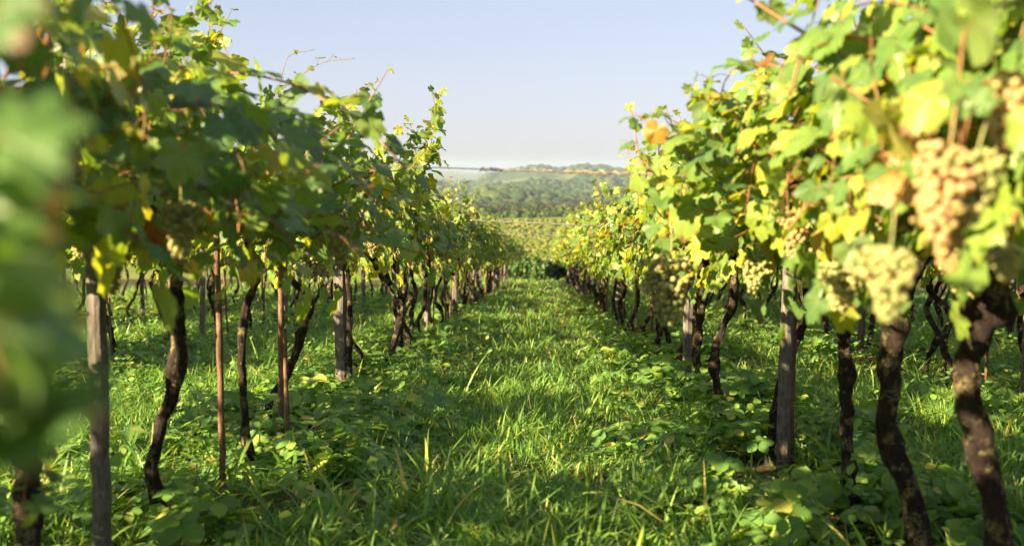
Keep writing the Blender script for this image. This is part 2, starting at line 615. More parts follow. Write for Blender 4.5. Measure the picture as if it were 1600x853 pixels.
def canopy_paths(r, n, upright=0.2, height=1.0):
    paths, outs = [], []
    for k in range(n):
        sgn = 1 if r.random() < .5 else -1
        p = np.array([sgn * r.uniform(.02, .42), r.uniform(-.62, .62), r.uniform(1.48, 1.72)])
        up = r.random() < upright
        if up:
            d = np.array([sgn * r.uniform(-.2, .55), r.uniform(-.5, .5), 1.0]); ln = r.uniform(.55, .95) * height; drop = .05
        else:
            d = np.array([sgn * r.uniform(.35, 1.0), r.uniform(-.7, .7), r.uniform(.0, .85)]); ln = r.uniform(.6, 1.05); drop = r.uniform(.10, .24)
        d /= np.linalg.norm(d)
        m = 12
        out = [p.copy()]
        for q in range(m):
            p = p + d * ln / m
            d = d + np.array([0, 0, -drop * (.4 + q / m)]) + r.standard_normal(3) * 0.09
            if abs(p[0]) > .72: d[0] *= .45; d[2] -= .12
            if p[2] < 1.42: d[2] = abs(d[2]) * .3
            d /= np.linalg.norm(d)
            out.append(p.copy())
        paths.append(np.array(out)); outs.append(np.array([sgn * (1.0 if not up else .4), 0, 0]))
    return paths, outs


def canopy_variant(seed, n=34, size=0.150, upright=0.20, inner=48, curtain=150):
    r = np.random.default_rng(seed)
    paths, outs = canopy_paths(r, n, upright)
    pos, nor, tip, siz, st = [], [], [], [], []
    for p, o in zip(paths, outs):
        a = shoot_leaves(p, r, size, o)
        pos += a[0]; nor += a[1]; tip += a[2]; siz += a[3]; st += a[4]
    for k in range(inner):       # leaves along the arms in the middle of the canopy
        sgn = 1 if r.random() < .5 else -1
        pos.append(np.array([r.uniform(-.6, .6), r.uniform(-.65, .65), r.uniform(1.38, 1.9)]))
        nor.append(np.array([sgn * .8, 0, r.uniform(0, .9)]) + r.standard_normal(3) * .4)
        tip.append(np.array([sgn * .2, 0, -1]) + r.standard_normal(3) * .4)
        siz.append(size * r.uniform(.8, 1.25))
    for k in range(curtain):     # leaves hanging like shingles down both sides and over the top
        sgn = 1 if r.random() < .5 else -1
        a = r.uniform(-.25, 1.25)
        w = .58 + .16 * math.sin(seed + k * .7) * r.random()
        y = r.uniform(-.66, .66)
        if a < 1:
            z = 1.30 + a * .68; x = w * (1 - .45 * max(0, a - .55)) + r.normal(0, .07)
            nz = .25 + .5 * a
        else:
            z = 2.0 + r.normal(0, .08); x = r.uniform(0, w); nz = 1.2
        pos.append(np.array([sgn * x, y, z + r.normal(0, .05)]))
        nor.append(np.array([sgn * .9, 0, nz]) + r.standard_normal(3) * .38)
        tip.append(np.array([sgn * .3, 0, -1]) + r.standard_normal(3) * .4)
        siz.append(size * r.uniform(.7, 1.2))
    return leaves_mesh("foliage", pos, nor, tip, siz, M['leaf'], r), cane_mesh("canes", paths, st, r)


CANOPY = [canopy_variant(100 + s) for s in range(9)]
CANOPY_THIN = [canopy_variant(140 + s, 29, .150, .26, 24, 84) for s in range(7)]      # looser canopies, with gaps the low sun gets through


def ico(sub):
    import bmesh
    bm = bmesh.new()
    bmesh.ops.create_icosphere(bm, subdivisions=sub, radius=1)
    V = np.array([v.co[:] for v in bm.verts]); F = np.array([[v.index for v in f.verts] for f in bm.faces])
    bm.free()
    return V, F


ICO1, ICO2, ICO3 = ico(1), ico(2), ico(3)


def bunch_mesh(seed, L=0.17, W=0.046, mat='grape', wing=True):
    r = np.random.default_rng(seed)
    a = Acc()
    pts = []
    tries = 0
    while len(pts) < 120 and tries < 9000:
        tries += 1
        t = r.random() ** .8
        w = W * (1 - t) ** .55 * (1.0 if t > .12 else .75) + .006
        ang = r.uniform(0, 2 * np.pi)
        q = w * math.sqrt(r.uniform(.35, 1))
        p = np.array([q * math.cos(ang), q * math.sin(ang), -.025 - t * L])
        if wing and r.random() < .22:
            p = np.array([.036 + r.standard_normal() * .014, r.standard_normal() * .016, -.03 - r.uniform(0, .055)])
        if all(np.linalg.norm(p - o) > .0118 for o in pts):
            pts.append(p)
    for p in pts:
        V, F = ICO2
        a.add(V * r.uniform(.0076, .0096) + p, None, F)
    V, Q, T = tube(np.array([[.004, 0, .07], [0, 0, .03], [0.002, 0, -.02], [0, 0, -L * .6]]), .0022, 5)
    a.add(V, Q, T)
    return a.mesh("grape bunch", M[mat])


BUNCH = [bunch_mesh(1), bunch_mesh(2, .14, .044), bunch_mesh(3, .19, .05), bunch_mesh(4, .12, .047)]
BUNCH_RIPE = [bunch_mesh(5, .18, .054, 'grape_ripe'), bunch_mesh(6, .15, .05, 'grape_ripe'), bunch_mesh(7, .19, .05, 'grape_ripe')]


def trunk_from(P, r0, r1, seed, arms=True, fork=None):
    """Gnarled trunk (local points, base first) with its two cordon arms."""
    r = np.random.default_rng(seed)
    a = Acc()
    n = 34
    C = smooth_path(P, n)
    C[1:-1] += r.standard_normal((n - 2, 3)) * np.array([.004, .004, .002])
    rad = np.linspace(r0, r1, n) * (1 + .16 * np.sin(np.linspace(0, r.uniform(12, 20), n) + r.uniform(0, 6)) * r.uniform(.3, 1, n))
    rad[:3] *= [1.5, 1.25, 1.1]
    for k in range(int(r.integers(2, 5))):      # knots and old pruning scars
        q = int(r.integers(5, n - 3)); rad[q - 1:q + 2] *= np.array([1.12, r.uniform(1.25, 1.5), 1.15])
    a.add(*tube(C, rad, 13, 0.13, r))
    for k in range(5):                          # loose strips of bark
        q = int(r.integers(3, n - 10)); an = r.uniform(0, 6.28); ln = int(r.integers(4, 9))
        S = C[q:q + ln] + np.array([math.cos(an), math.sin(an), 0]) * (rad[q:q + ln, None] * 1.04) + r.normal(0, .002, (ln, 3))
        a.add(*tube(S, .0045 * np.sin(np.linspace(.4, 2.9, ln)), 5, .2, r))
    for f in fork or []:
        F = smooth_path(f, 18)
        a.add(*tube(F, np.linspace(r1 * 1.05, r1 * .75, 18) * (1 + .1 * r.standard_normal(18)), 9, 0.08, r))
    if arms:
        top = C[-1]
        for s in (-1, 1):
            A = smooth_path([top - [0, 0, .03], top + [r.uniform(-.04, .04), s * .13, .07], top + [r.uniform(-.06, .06), s * .36, .09], top + [r.uniform(-.06, .06), s * .62, .08]], 14)
            a.add(*tube(A, np.linspace(r1 * .9, r1 * .4, 14), 7, 0.10, r))
    return a.mesh("vine trunk", M['trunk'])


def generic_trunk(seed):
    r = np.random.default_rng(seed)
    x, y = 0.0, 0.0
    P = [(0, 0, -.08)]
    lean = r.normal(0, .10, 2)
    for z in (.25, .5, .75, 1.0, 1.25, 1.5):
        P.append((lean[0] * z + r.normal(0, .06), lean[1] * z + r.normal(0, .085), z))
    P[-1] = (P[-1][0] * .6, P[-1][1], 1.5)
    fork = None
    if r.random() < .4:
        p = P[3]
        s = r.choice([-1, 1])
        fork = [[p, (p[0] + r.normal(0, .05), p[1] + s * .14, p[2] + .2), (p[0] + r.normal(0, .06), p[1] + s * .22, 1.3), (p[0], p[1] + s * .3, 1.56)]]
    return trunk_from(P, r.uniform(.024, .037), r.uniform(.018, .026), seed, True, fork)


TRUNKS = [generic_trunk(300 + s) for s in range(9)]


def post_mesh(seed, w, h, round_=False):
    """Split wooden post: slightly irregular squared section, worn top."""
    r = np.random.default_rng(seed)
    n = 16
    z = np.linspace(-.15, h, n)
    P = np.stack([np.cumsum(r.normal(0, .0022, n)), np.cumsum(r.normal(0, .0022, n)), z], -1)
    if round_:
        V, Q, T = tube(P, w / 2 * np.linspace(1.05, .9, n), 9, 0.05, r)
    else:
        k = 12
        ang = np.linspace(0, 2 * np.pi, k, endpoint=False) + r.uniform(0, .4)
        sq = np.clip(1.0 / np.maximum(np.abs(np.cos(ang)), np.abs(np.sin(ang))), 1, 1.25) * r.uniform(.9, 1.08, k)
        V, Q, T = tube(P, np.full(n, w / 2), k, 0.012, r)
        C = np.repeat(P, k, 0)
        D = V[:n * k] - C
        V[:n * k] = C + D * np.tile(sq, n)[:, None]
        V[(n - 1) * k:n * k, 2] += r.normal(0, .008, k)
    return V, Q, T


def post_from(seed, w, h, mat='post', round_=False):
    V, Q, T = post_mesh(seed, w, h, round_)
    return mesh_np("post", V, Q, M[mat], None, not False if round_ else False, T)


POSTS = [post_from(40 + s, w, 1.85) for s, w in enumerate((.085, .10, .075))]
STAKES = [post_from(60 + s, w, h, 'stake', True) for s, (w, h) in enumerate(((.032, 1.6), (.026, 1.5), (.038, 1.7)))]

ORD = ("first second third fourth fifth sixth seventh eighth ninth tenth eleventh twelfth thirteenth fourteenth fifteenth sixteenth seventeenth eighteenth nineteenth twentieth").split()
TENS = {2: "twenty", 3: "thirty", 4: "forty", 5: "fifty", 6: "sixty"}


def nth(k):
    if k < 20: return ORD[k]
    t, u = divmod(k + 1, 10)
    if u == 0: return TENS[t][:-1] + "ieth"
    return TENS[t] + "-" + ORD[u - 1]


# ------------------------------------------------------------------ vines
ROWS = {"L1": -1.70, "R1": 1.52, "L2": -4.85, "R2": 4.15, "L3": -8.0, "R3": 7.0, "L4": -11.2, "R4": 9.9}
ROWNAME = {"L1": "the row along the path's left side", "R1": "the row along the path's right side",
           "L2": "the second row left of the path", "R2": "the second row right of the path",
           "L3": "the third row left of the path", "R3": "the third row right of the path",
           "L4": "the fourth row left of the path", "R4": "the fourth row right of the path"}
ROWGRP = {"L1": "grape vines along the left of the grass path", "R1": "grape vines along the right of the grass path"}
vcount = {k: 0 for k in ROWS}
vr = np.random.default_rng(5)


def add_bunches(root, spots, ripe=0.15):
    for (x, y, z, s) in spots:
        me = (BUNCH_RIPE[int(vr.integers(3))] if vr.random() < ripe else BUNCH[int(vr.integers(4))])
        b = link("grape_bunch", me, root, (x, y, z), (vr.normal(0, .08), vr.normal(0, .08), vr.uniform(0, 6.28)))
        b.scale = (s, s, s)


def vine(row, x, y, label=None, trunk=None, bunches=0, dens=True):
    root = empty("grape_vine", (x, y, gzf(x, y)))
    k = vcount[row]; vcount[row] += 1
    d = ROWNAME[row]
    tag(root, label or f"{nth(k)} vine from the camera end of {d}", "grape vine", ROWGRP.get(row, "grape vines in the rows farther from the path"))
    if trunk is None:
        t = link("trunk", TRUNKS[int(vr.integers(len(TRUNKS)))], root, None, (0, 0, vr.choice([0, math.pi]) + vr.normal(0, .12)))
        s = vr.uniform(.9, 1.12)
        t.scale = (s, s, 1)
    else:
        link("trunk", trunk, root)
    pool = CANOPY_THIN if row in ('L1', 'L2') else CANOPY
    f, c = pool[int(vr.integers(len(pool)))]
    rz = vr.choice([0, math.pi]) + vr.normal(0, .06)
    sc = (vr.uniform(.93, 1.07) * vr.choice([-1, 1]), vr.uniform(.95, 1.08), vr.uniform(.95, 1.05))
    fo = link("foliage", f, root, (0, vr.normal(0, .05), 0), (0, 0, rz)); fo.scale = sc
    if abs(y) < 30:
        ca = link("canes", c, root, fo.location, (0, 0, rz)); ca.scale = sc
    if bunches:
        add_bunches(root, [(vr.choice([-1, 1]) * vr.uniform(.15, .68), vr.uniform(-.5, .5), vr.uniform(1.32, 1.62), vr.uniform(.85, 1.15)) for _ in range(bunches)])
    return root


def local(root, pts):
    return [np.array(p) - np.array(root) for p in pts]


def hero_trunk(row, px_pts, d, r0, r1, seed, label, fork=None, depth_drift=0.0, bunches=5, arms=True):
    y0 = at(*px_pts[0], d).y
    pts = [np.array(at_y(px, py, y0 + depth_drift * k)) for k, (px, py) in enumerate(px_pts)]
    x, y = pts[0][0], pts[0][1]
    g = gzf(x, y)
    pts[0][2] = min(pts[0][2], g - .06)
    base = np.array([x, y, g])
    P = [p - base for p in pts]
    fk = [[np.array(at_y(px, py, y0)) - base for px, py in f] for f in (fork or [])]
    # carry on up to the wires
    if arms:
        top = P[-1].copy()
        rowx = ROWS[row] - x
        if top[2] < 1.5:
            P.append(np.array([top[0] * .6 + rowx * .4, top[1], (top[2] + 1.58) / 2]))
            P.append(np.array([top[0] * .3 + rowx * .7, top[1], 1.55]))
    me = trunk_from(P, r0 * .78, r1 * .80, seed, arms, fk)
    root = vine(row, x, y, label, me, bunches)
    for ch in root.children:
        if ch.name.split('.')[0] in ("foliage", "canes"):
            ch.location.x += (ROWS[row] - x)
        if ch.name.startswith("grape_bunch"):
            ch.location.x += (ROWS[row] - x)
    return root


# right row, from the camera outwards
HV = {}
for y in (1.0, 1.75, 2.6):
    HV[("R", y)] = vine("R1", 1.95 if y < 1.5 else 1.66, y, None, None, 3)
HV["r1"] = hero_trunk("R1", [(1582, 985), (1560, 820), (1542, 735), (1515, 645), (1511, 580), (1527, 520), (1546, 465)], 3.48, .058, .05, 1,
                      "thick dark vine with a broad sunlit patch on its upper trunk, right of the path", depth_drift=-.01)
HV["r2"] = hero_trunk("R1", [(1462, 900), (1424, 775), (1390, 685), (1388, 595), (1402, 500), (1422, 430), (1455, 365)], 4.15, .055, .048, 2,
                      "vine with a thick black trunk and one small yellow sunlit patch halfway up")
HV["r3"] = hero_trunk("R1", [(1350, 850), (1331, 770), (1322, 690), (1325, 600), (1318, 520), (1318, 450)], 5.0, .036, .031, 3,
                      "slender vine with a lichen speckled trunk and two sunlit bands near its top")
HV["r4"] = hero_trunk("R1", [(1200, 752), (1206, 680), (1222, 600), (1245, 530), (1262, 480)], 6.7, .040, .034, 4,
                      "black vine leaning behind the split wooden post, right of the path")
HV["r5"] = hero_trunk("R1", [(1152, 668), (1124, 615), (1116, 565), (1128, 515), (1146, 475)], 8.3, .042, .034, 5,
                      "bow shaped dark vine with an orange side shoot, right of the path")
HV["r6"] = hero_trunk("R1", [(1108, 612), (1090, 570), (1091, 520), (1098, 470)], 9.7, .044, .04, 6,
                      "straight dark vine just beside the tall grey post, right of the path")
HV["r7"] = hero_trunk("R1", [(1022, 555), (1032, 515), (1046, 480), (1042, 450)], 13.0, .042, .036, 7,
                      "forked dark vine with crossing stems behind the tall grey post, right of the path", fork=[[(1054, 566), (1040, 515), (1028, 480), (1024, 445)]])
y = 11.6
vine("R1", 1.66, y, None, None, 5)
y = 14.2
while y < 57:
    vine("R1", 1.52 + vr.normal(0, .06), y, None, None, 4 if y < 20 else (3 if y < 32 else 0))
    y += vr.uniform(1.02, 1.28)
for key in (("R", 1.0), ("R", 1.75), ("R", 2.6), "r1", "r2"):      # the canopy sits a little higher where the vines are old and thick
    for ch in HV[key].children:
        if ch.name.split('.')[0] in ("foliage", "canes"):
            ch.location.z += .11
# left row
for y in (1.2, 2.3):
    HV[("L", y)] = vine("L1", -1.75, y, None, None, 3)
HV["l1"] = hero_trunk("L1", [(70, 1015), (52, 880), (44, 790), (42, 700)], 3.55, .05, .045, 11, "dark vine half hidden by blurred leaves, left of the grey post nearest the camera")
HV["l2"] = hero_trunk("L1", [(248, 866), (253, 808), (237, 742), (250, 672), (267, 615), (276, 555), (277, 480), (274, 430)], 4.75, .037, .034, 12,
                      "wavy dark vine with pale lichen spots, right of the grey post nearest the camera")
HV["l3"] = hero_trunk("L1", [(418, 790), (388, 700), (379, 610), (378, 535), (386, 470), (404, 432)], 6.1, .028, .022, 13,
                      "thin dark vine between two reddish stakes, left of the path")
vine("L1", -1.69, 7.05, None, TRUNKS[2], 4)
HV["l4"] = hero_trunk("L1", [(544, 640), (546, 560), (546, 480), (540, 405)], 9.15, .030, .027, 14,
                      "straight black vine hugging the wide grey split post, left of the path")
HV["l5"] = hero_trunk("L1", [(572, 612), (592, 588), (609, 555), (621, 515), (627, 480), (603, 436), (572, 392)], 11.3, .046, .040, 15,
                      "big forked black vine shaped like a Y, left of the path", fork=[[(625, 485), (633, 450), (634, 425), (626, 395)]], arms=False)
vine("L1", -1.93, 10.5, None, None, 4)
y = 12.6
while y < 57:
    vine("L1", -1.70 + vr.normal(0, .06), y, None, None, 4 if y < 20 else (3 if y < 32 else 0))
    y += vr.uniform(1.02, 1.28)
for row, y0, y1, st in (("L2", -3.8, 44, 1.1), ("R2", 5.4, 42, 1.1), ("L3", 8.5, 42, 1.2), ("R3", 9, 40, 1.25), ("L4", 16, 44, 1.35), ("R4", 13, 42, 1.4)):
    y = y0
    while y < y1:
        if not (row == 'L2' and vr.random() < .34):      # gaps where a vine is missing let the low sun through
            vine(row, ROWS[row] + vr.normal(0, .08), y)
        y += st * vr.uniform(.9, 1.12)


# ------------------------------------------------------------------ canes that stray from the canopy (parts of their vine)
def stray(root, lines, size, seed, d_out=(0, 0, 0), step=.075, rad=.005, gap=0.0, mat='leaf'):
    r = np.random.default_rng(seed)
    base = np.array(root.location)
    paths, pos, nor, tip, siz, st, counts = [], [], [], [], [], [], []
    for ln in lines:
        P = smooth_path([np.array(at(*q)) - base for q in ln], 14)
        a = shoot_leaves(P, r, size, np.array(d_out, float), step, .03, True, gap)
        paths.append(P); counts.append(len(a[4]))
        pos += a[0]; nor += a[1]; tip += a[2]; siz += a[3]; st += a[4]
    link("foliage", leaves_mesh("foliage", pos, nor, tip, siz, M[mat], r), root)
    k = 0
    for P, n in zip(paths, counts):
        link("cane", cane_mesh("cane", [P], st[k:k + n], r, rad), root)
        k += n


def hang(root, pts, ripe=1.0):
    base = np.array(root.location)
    add_bunches(root, [(*(np.array(at(px, py, d)) - base), s) for px, py, d, s in pts], ripe)


OUT_R = (-.75, -.35, .1)      # leaves of the right row face the light
OUT_L = (.6, -.3, .1)
stray(HV["r3"], [[(1230, 300, 4.9), (1130, 330, 4.7), (1050, 350, 4.5), (1010, 290, 4.4), (985, 165, 4.4)],
                 [(1150, 320, 4.7), (1100, 260, 4.5), (1090, 190, 4.4), (1115, 120, 4.4)],
                 [(1160, 330, 4.6), (1080, 350, 4.4), (1030, 380, 4.3), (1080, 430, 4.3)],
                 [(1200, 290, 4.6), (1150, 230, 4.5), (1090, 210, 4.4), (1020, 170, 4.4)], [(1180, 280, 4.5), (1110, 300, 4.3), (1070, 240, 4.2), (1040, 170, 4.2)], [(1190, 350, 4.4), (1120, 380, 4.2), (1070, 350, 4.1), (1010, 360, 4.1)]], .175, 21, OUT_R)
stray(HV["r2"], [[(1210, 300, 4.0), (1130, 290, 3.9), (1060, 230, 3.8), (990, 175, 3.8)], [(1180, 330, 4.0), (1110, 330, 3.9), (1050, 300, 3.8), (1005, 250, 3.8)], [(1170, 260, 4.0), (1120, 200, 3.9), (1105, 120, 3.9)], [(1190, 240, 4.0), (1140, 170, 3.9), (1070, 150, 3.9)]],
      .155, 41, OUT_R, step=.05)
stray(HV[("R", 2.6)], [[(1500, 200, 2.7), (1380, 120, 2.7), (1270, 60, 2.8), (1165, -5, 2.9)], [(1480, 130, 2.7), (1350, 60, 2.7), (1260, 80, 2.8), (1235, 150, 2.8)],
                       [(1600, 220, 2.4), (1480, 190, 2.4), (1380, 170, 2.4), (1300, 120, 2.5)], [(1640, 60, 2.5), (1540, 90, 2.4), (1440, 40, 2.5)]], .15, 22, OUT_R, rad=.009)
stray(HV["r1"], [[(1450, 240, 3.2), (1360, 270, 3.0), (1290, 290, 3.0), (1230, 360, 3.0)], [(1540, 280, 2.4), (1440, 260, 2.3), (1400, 320, 2.2)],
                 [(1640, 330, 2.3), (1590, 330, 2.2), (1575, 420, 2.1)], [(1400, 300, 3.1), (1290, 230, 3.1), (1200, 240, 3.2)]], .17, 23, OUT_R, rad=.008)
hang(HV["r3"], [(1050, 385, 3.95, 1.35), (1035, 420, 4.0, 1.0), (1180, 395, 4.1, .95)], .0)
hang(HV["r1"], [(1395, 368, 1.85, .9), (1488, 205, 1.8, 1.05), (1535, 215, 1.82, 1.05), (1478, 300, 1.9, .7), (1325, 395, 3.0, 1.15), (1590, 95, 1.9, .95), (1570, 370, 2.0, .6)], .7)
hang(HV["r2"], [(1505, 375, 3.1, 1.1), (1535, 390, 3.2, 1.0)], 0.0)
stray(HV["l4"], [[(630, 360, 9.0), (650, 280, 8.9), (670, 200, 8.8), (692, 140, 8.8)], [(640, 330, 8.8), (650, 250, 8.7), (640, 190, 8.7)], [(610, 340, 8.8), (620, 260, 8.8), (655, 200, 8.7)],
                 [(560, 300, 8.6), (600, 230, 8.6), (630, 200, 8.6)], [(650, 330, 8.7), (668, 250, 8.6), (680, 180, 8.6), (672, 135, 8.6)], [(625, 320, 8.6), (645, 260, 8.5), (680, 230, 8.5), (690, 260, 8.5)]], .185, 24, OUT_L, step=.045)
stray(HV["l2"], [[(480, 330, 4.6), (530, 240, 4.5), (570, 170, 4.5), (605, 110, 4.5)], [(470, 330, 4.6), (540, 280, 4.4), (600, 270, 4.3), (640, 330, 4.3)], [(430, 300, 4.6), (480, 240, 4.5), (540, 190, 4.5)],
                 [(420, 290, 4.4), (480, 330, 4.2), (520, 400, 4.1)]], .16, 25, OUT_L)
stray(HV["l3"], [[(420, 190, 6.0), (440, 120, 6.0), (452, 88, 6.0), (492, 78, 6.0)], [(440, 140, 6.0), (500, 100, 6.0), (555, 92, 6.0)]], .06, 26, OUT_L, step=.07, rad=.003, gap=.25)
stray(HV["l2"], [[(140, 150, 4.8), (190, 80, 4.9), (240, 20, 5.0)], [(230, 150, 4.9), (270, 60, 5.0), (345, -10, 5.1)], [(280, 140, 5.0), (320, 80, 5.1), (330, 0, 5.2)], [(90, 130, 4.7), (120, 60, 4.7), (150, -20, 4.8)]],
      .15, 27, (-.5, 0, .2), step=.05)
stray(HV["l3"], [[(180, 130, 6.0), (215, 70, 6.1), (250, 15, 6.2)], [(250, 140, 6.0), (285, 80, 6.1), (300, 10, 6.1)], [(310, 150, 6.1), (330, 80, 6.1), (360, 20, 6.2)], [(330, 160, 6.1), (370, 130, 6.1), (345, 60, 6.1)], [(130, 120, 5.9), (150, 60, 5.9), (175, 0, 6.0)],
                 [(390, 190, 6.1), (425, 150, 6.1), (470, 140, 6.1)], [(470, 210, 6.2), (510, 170, 6.2), (560, 160, 6.2)]], .165, 33, (-.5, 0, .2), step=.05)
stray(HV[("L", 2.3)], [[(60, 120, 3.0), (150, 180, 2.9), (210, 290, 2.8), (190, 400, 2.8)], [(100, 60, 3.1), (260, 130, 3.0), (360, 220, 2.9), (400, 330, 2.85)], [(40, 240, 2.8), (120, 330, 2.7), (240, 380, 2.7), (300, 420, 2.7)],
                       [(160, 90, 3.2), (330, 160, 3.1), (450, 230, 3.0), (500, 300, 2.95)], [(200, 200, 3.0), (330, 270, 2.9), (440, 360, 2.8), (470, 420, 2.8)]], .17, 31, OUT_L, step=.085, rad=.004, mat='leaf_green')
stray(HV["l1"], [[(300, 150, 3.6), (430, 190, 3.5), (530, 250, 3.4), (600, 330, 3.3)], [(260, 230, 3.6), (400, 300, 3.5), (520, 360, 3.4), (560, 400, 3.4)], [(330, 110, 3.8), (450, 130, 3.7), (560, 190, 3.6), (640, 270, 3.5)],
                 [(350, 180, 3.9), (470, 280, 3.7), (610, 380, 3.6), (700, 400, 3.6)]], .165, 32, OUT_L, step=.08)
hang(HV["l2"], [(530, 330, 4.3, 1.0), (510, 300, 4.4, .9), (335, 235, 4.2, .9), (385, 245, 4.2, .8), (175, 190, 4.3, .9), (300, 300, 4.3, .9)], .1)
stray(HV["l1"], [[(0, 470, 3.1), (50, 560, 3.0), (85, 660, 2.95), (60, 790, 2.9)], [(-60, 520, 2.9), (10, 620, 2.8), (40, 740, 2.8), (20, 850, 2.8)]],
      .15, 34, OUT_L, step=.07, rad=.004, mat='leaf_green')
# the cane that hangs right beside the camera
near_root = HV[("L", 1.2)]
stray(near_root, [[(-297, -120, .95), (-157, 0, .80), (-87, 90, .74), (-67, 220, .72)], [(-357, 60, .85), (-197, 180, .72), (-107, 330, .66), (-62, 470, .62), (-77, 640, .6)],
                  [(-337, 300, .8), (-197, 400, .7), (-97, 560, .62), (-127, 720, .62)], [(-257, 250, .95), (-77, 330, .9), (-27, 480, .85), (-47, 620, .85)]], .108, 28, (.3, -.5, .1), step=.05, rad=.0022, mat='leaf_green')
stray(near_root, [[(-257, 560, .7), (-162, 660, .64), (-92, 760, .62), (-77, 870, .62)], [(-287, 420, .7), (-177, 520, .64), (-117, 640, .6), (-102, 790, .6)], [(-257, 380, .75), (-117, 430, .66), (-42, 500, .6), (3, 600, .56)], [(-337, -60, .7), (-197, 40, .64), (-127, 160, .6), (-137, 330, .6)]],
      .108, 29, (.3, -.4, .1), step=.055, rad=.0022, mat='leaf_green')

# ------------------------------------------------------------------ posts and stakes
POSTLAB = []


def post(px, py0, py1, d, w, label, kind='post', lean=0.0):
    b = at(px[0], py0, d); t = at_y(px[1], py1, b.y)
    g = gzf(b.x, b.y)
    h = 1.86 if kind == 'post' else max(t.z - g, .6) + .25
    ax = (t.x - b.x) / max(t.z - b.z, .2)
    me = post_from(int(px[0]), w, h, kind, kind == 'stake')
    o = link("trellis_post" if kind == 'post' else "vine_stake", me, None, (b.x, b.y, g), (0, math.atan(ax), vr.uniform(-.3, .3)))
    tag(o, label, "post" if kind == 'post' else "stake", "wooden trellis posts" if kind == 'post' else "thin wooden vine stakes")
    return o


post((158, 153), 860, 450, 4.1, .062, "grey squared trellis post nearest the camera, left of the path")
post((537, 529), 632, 410, 9.2, .105, "wide grey split post with sunlit spots, left of the path")
post((628, 618), 560, 410, 13.0, .10, "pale grey post standing behind the big forked vine")
post((1222, 1230), 748, 505, 6.5, .075, "split wooden post leaning beside the black vine, right of the path")
post((1073, 1076), 600, 450, 10.6, .078, "tall lichen spotted grey post, right of the path beside the dark straight vine")
post((963, 968), 508, 425, 20.0, .10, "grey post at the path edge between the forked vine and the row's far end")
post((921, 921), 472, 420, 31.0, .11, "small grey post far down the right edge of the path")
post((348, 338), 795, 440, 5.6, .034, "thin straight stake, sunlit orange at its foot, right of the wavy lichen vine", 'stake')
post((442, 436), 750, 480, 6.8, .040, "reddish stake with a shorter stick tied beside it, left of the path", 'stake')
post((453, 450), 745, 640, 6.7, .030, "short stick standing against the reddish stake", 'stake')
post((1237, 1242), 735, 500, 6.6, .030, "orange lit stake bound to the leaning split post", 'stake')
post((1018, 1018), 535, 440, 14.2, .05, "stake catching the sun behind the crossing stems of the forked vine", 'stake')
post((948, 947), 500, 420, 22.0, .045, "thin tan stake beside the path edge post", 'stake')


def placed(row, y, kind, k):
    x = ROWS[row] + vr.normal(0, .05)
    me = POSTS[int(vr.integers(3))] if kind == 'post' else STAKES[int(vr.integers(3))]
    o = link("trellis_post" if kind == 'post' else "vine_stake", me, None, (x, y, gzf(x, y)), (vr.normal(0, .03), vr.normal(0, .03), vr.uniform(0, 6)))
    tag(o, f"{nth(k)} grey wooden post from the camera in {ROWNAME[row]}" if kind == 'post' else f"{nth(k)} thin stake from the camera in {ROWNAME[row]}",
        "post" if kind == 'post' else "stake", "wooden trellis posts" if kind == 'post' else "thin wooden vine stakes")


for row, y0, y1, k0 in (("L1", 17, 56, 3), ("R1", 36, 56, 4), ("L2", 6, 42, 0), ("R2", 8.8, 40, 0), ("L3", 12, 40, 0), ("R3", 11, 40, 0), ("R4", 15, 40, 0), ("L4", 18, 40, 0)):
    y, k = y0, k0
    while y < y1:
        placed(row, y, 'post', k); k += 1
        y += 4.6
for row, y0, y1, st in (("L1", 14.3, 40, 1.9), ("R1", 16, 40, 2.3), ("L2", 7, 30, 2.4), ("R2", 9.7, 30, 2.5), ("L3", 13, 30, 3.1), ("R3", 12, 30, 3.0)):
    y, k = y0, (3 if row[1] == '1' else 0)
    while y < y1:
        placed(row, y, 'stake', k); k += 1
        y += st * vr.uniform(.8, 1.3)

# ------------------------------------------------------------------ wires
def wire(pts, rad, label, n=40, sag=0.0):
    P = smooth_path(pts, n)
    V, Q, T = tube(P, rad, 6)
    b = P[0].copy()
    o = link("trellis_wire", mesh_np("trellis wire", V - b, Q, M['wire'], None, True, T), None, b)
    tag(o, label, "wire", "trellis wires")
    return o, b


for row in ("L1", "R1", "L2", "R2"):
    for dx, dz, nm in ((-.42, 1.66, "outer left"), (.0, 1.56, "middle"), (.42, 1.66, "outer right")):
        x = ROWS[row] + dx
        yy = np.linspace(0.6 if row[1] == '1' else 3, 56 if row[1] == '1' else 42, 14)
        wire([np.array([x, y, -SLOPE * y + dz + random.uniform(-.012, .012)]) for y in yy], .0022, f"{nm} wire running the length of {ROWNAME[row]}", 60)
cw, cb = wire([np.array(at(*q)) for q in ((20, 232, 4.1), (165, 240, 4.1), (400, 250, 4.1), (680, 262, 4.15), (830, 267, 4.15), (1000, 272, 4.2), (1240, 283, 4.25), (1600, 296, 4.3))], .0022,
              "rusty wire stretched across the path close to the camera with dry tendrils on it", 60)
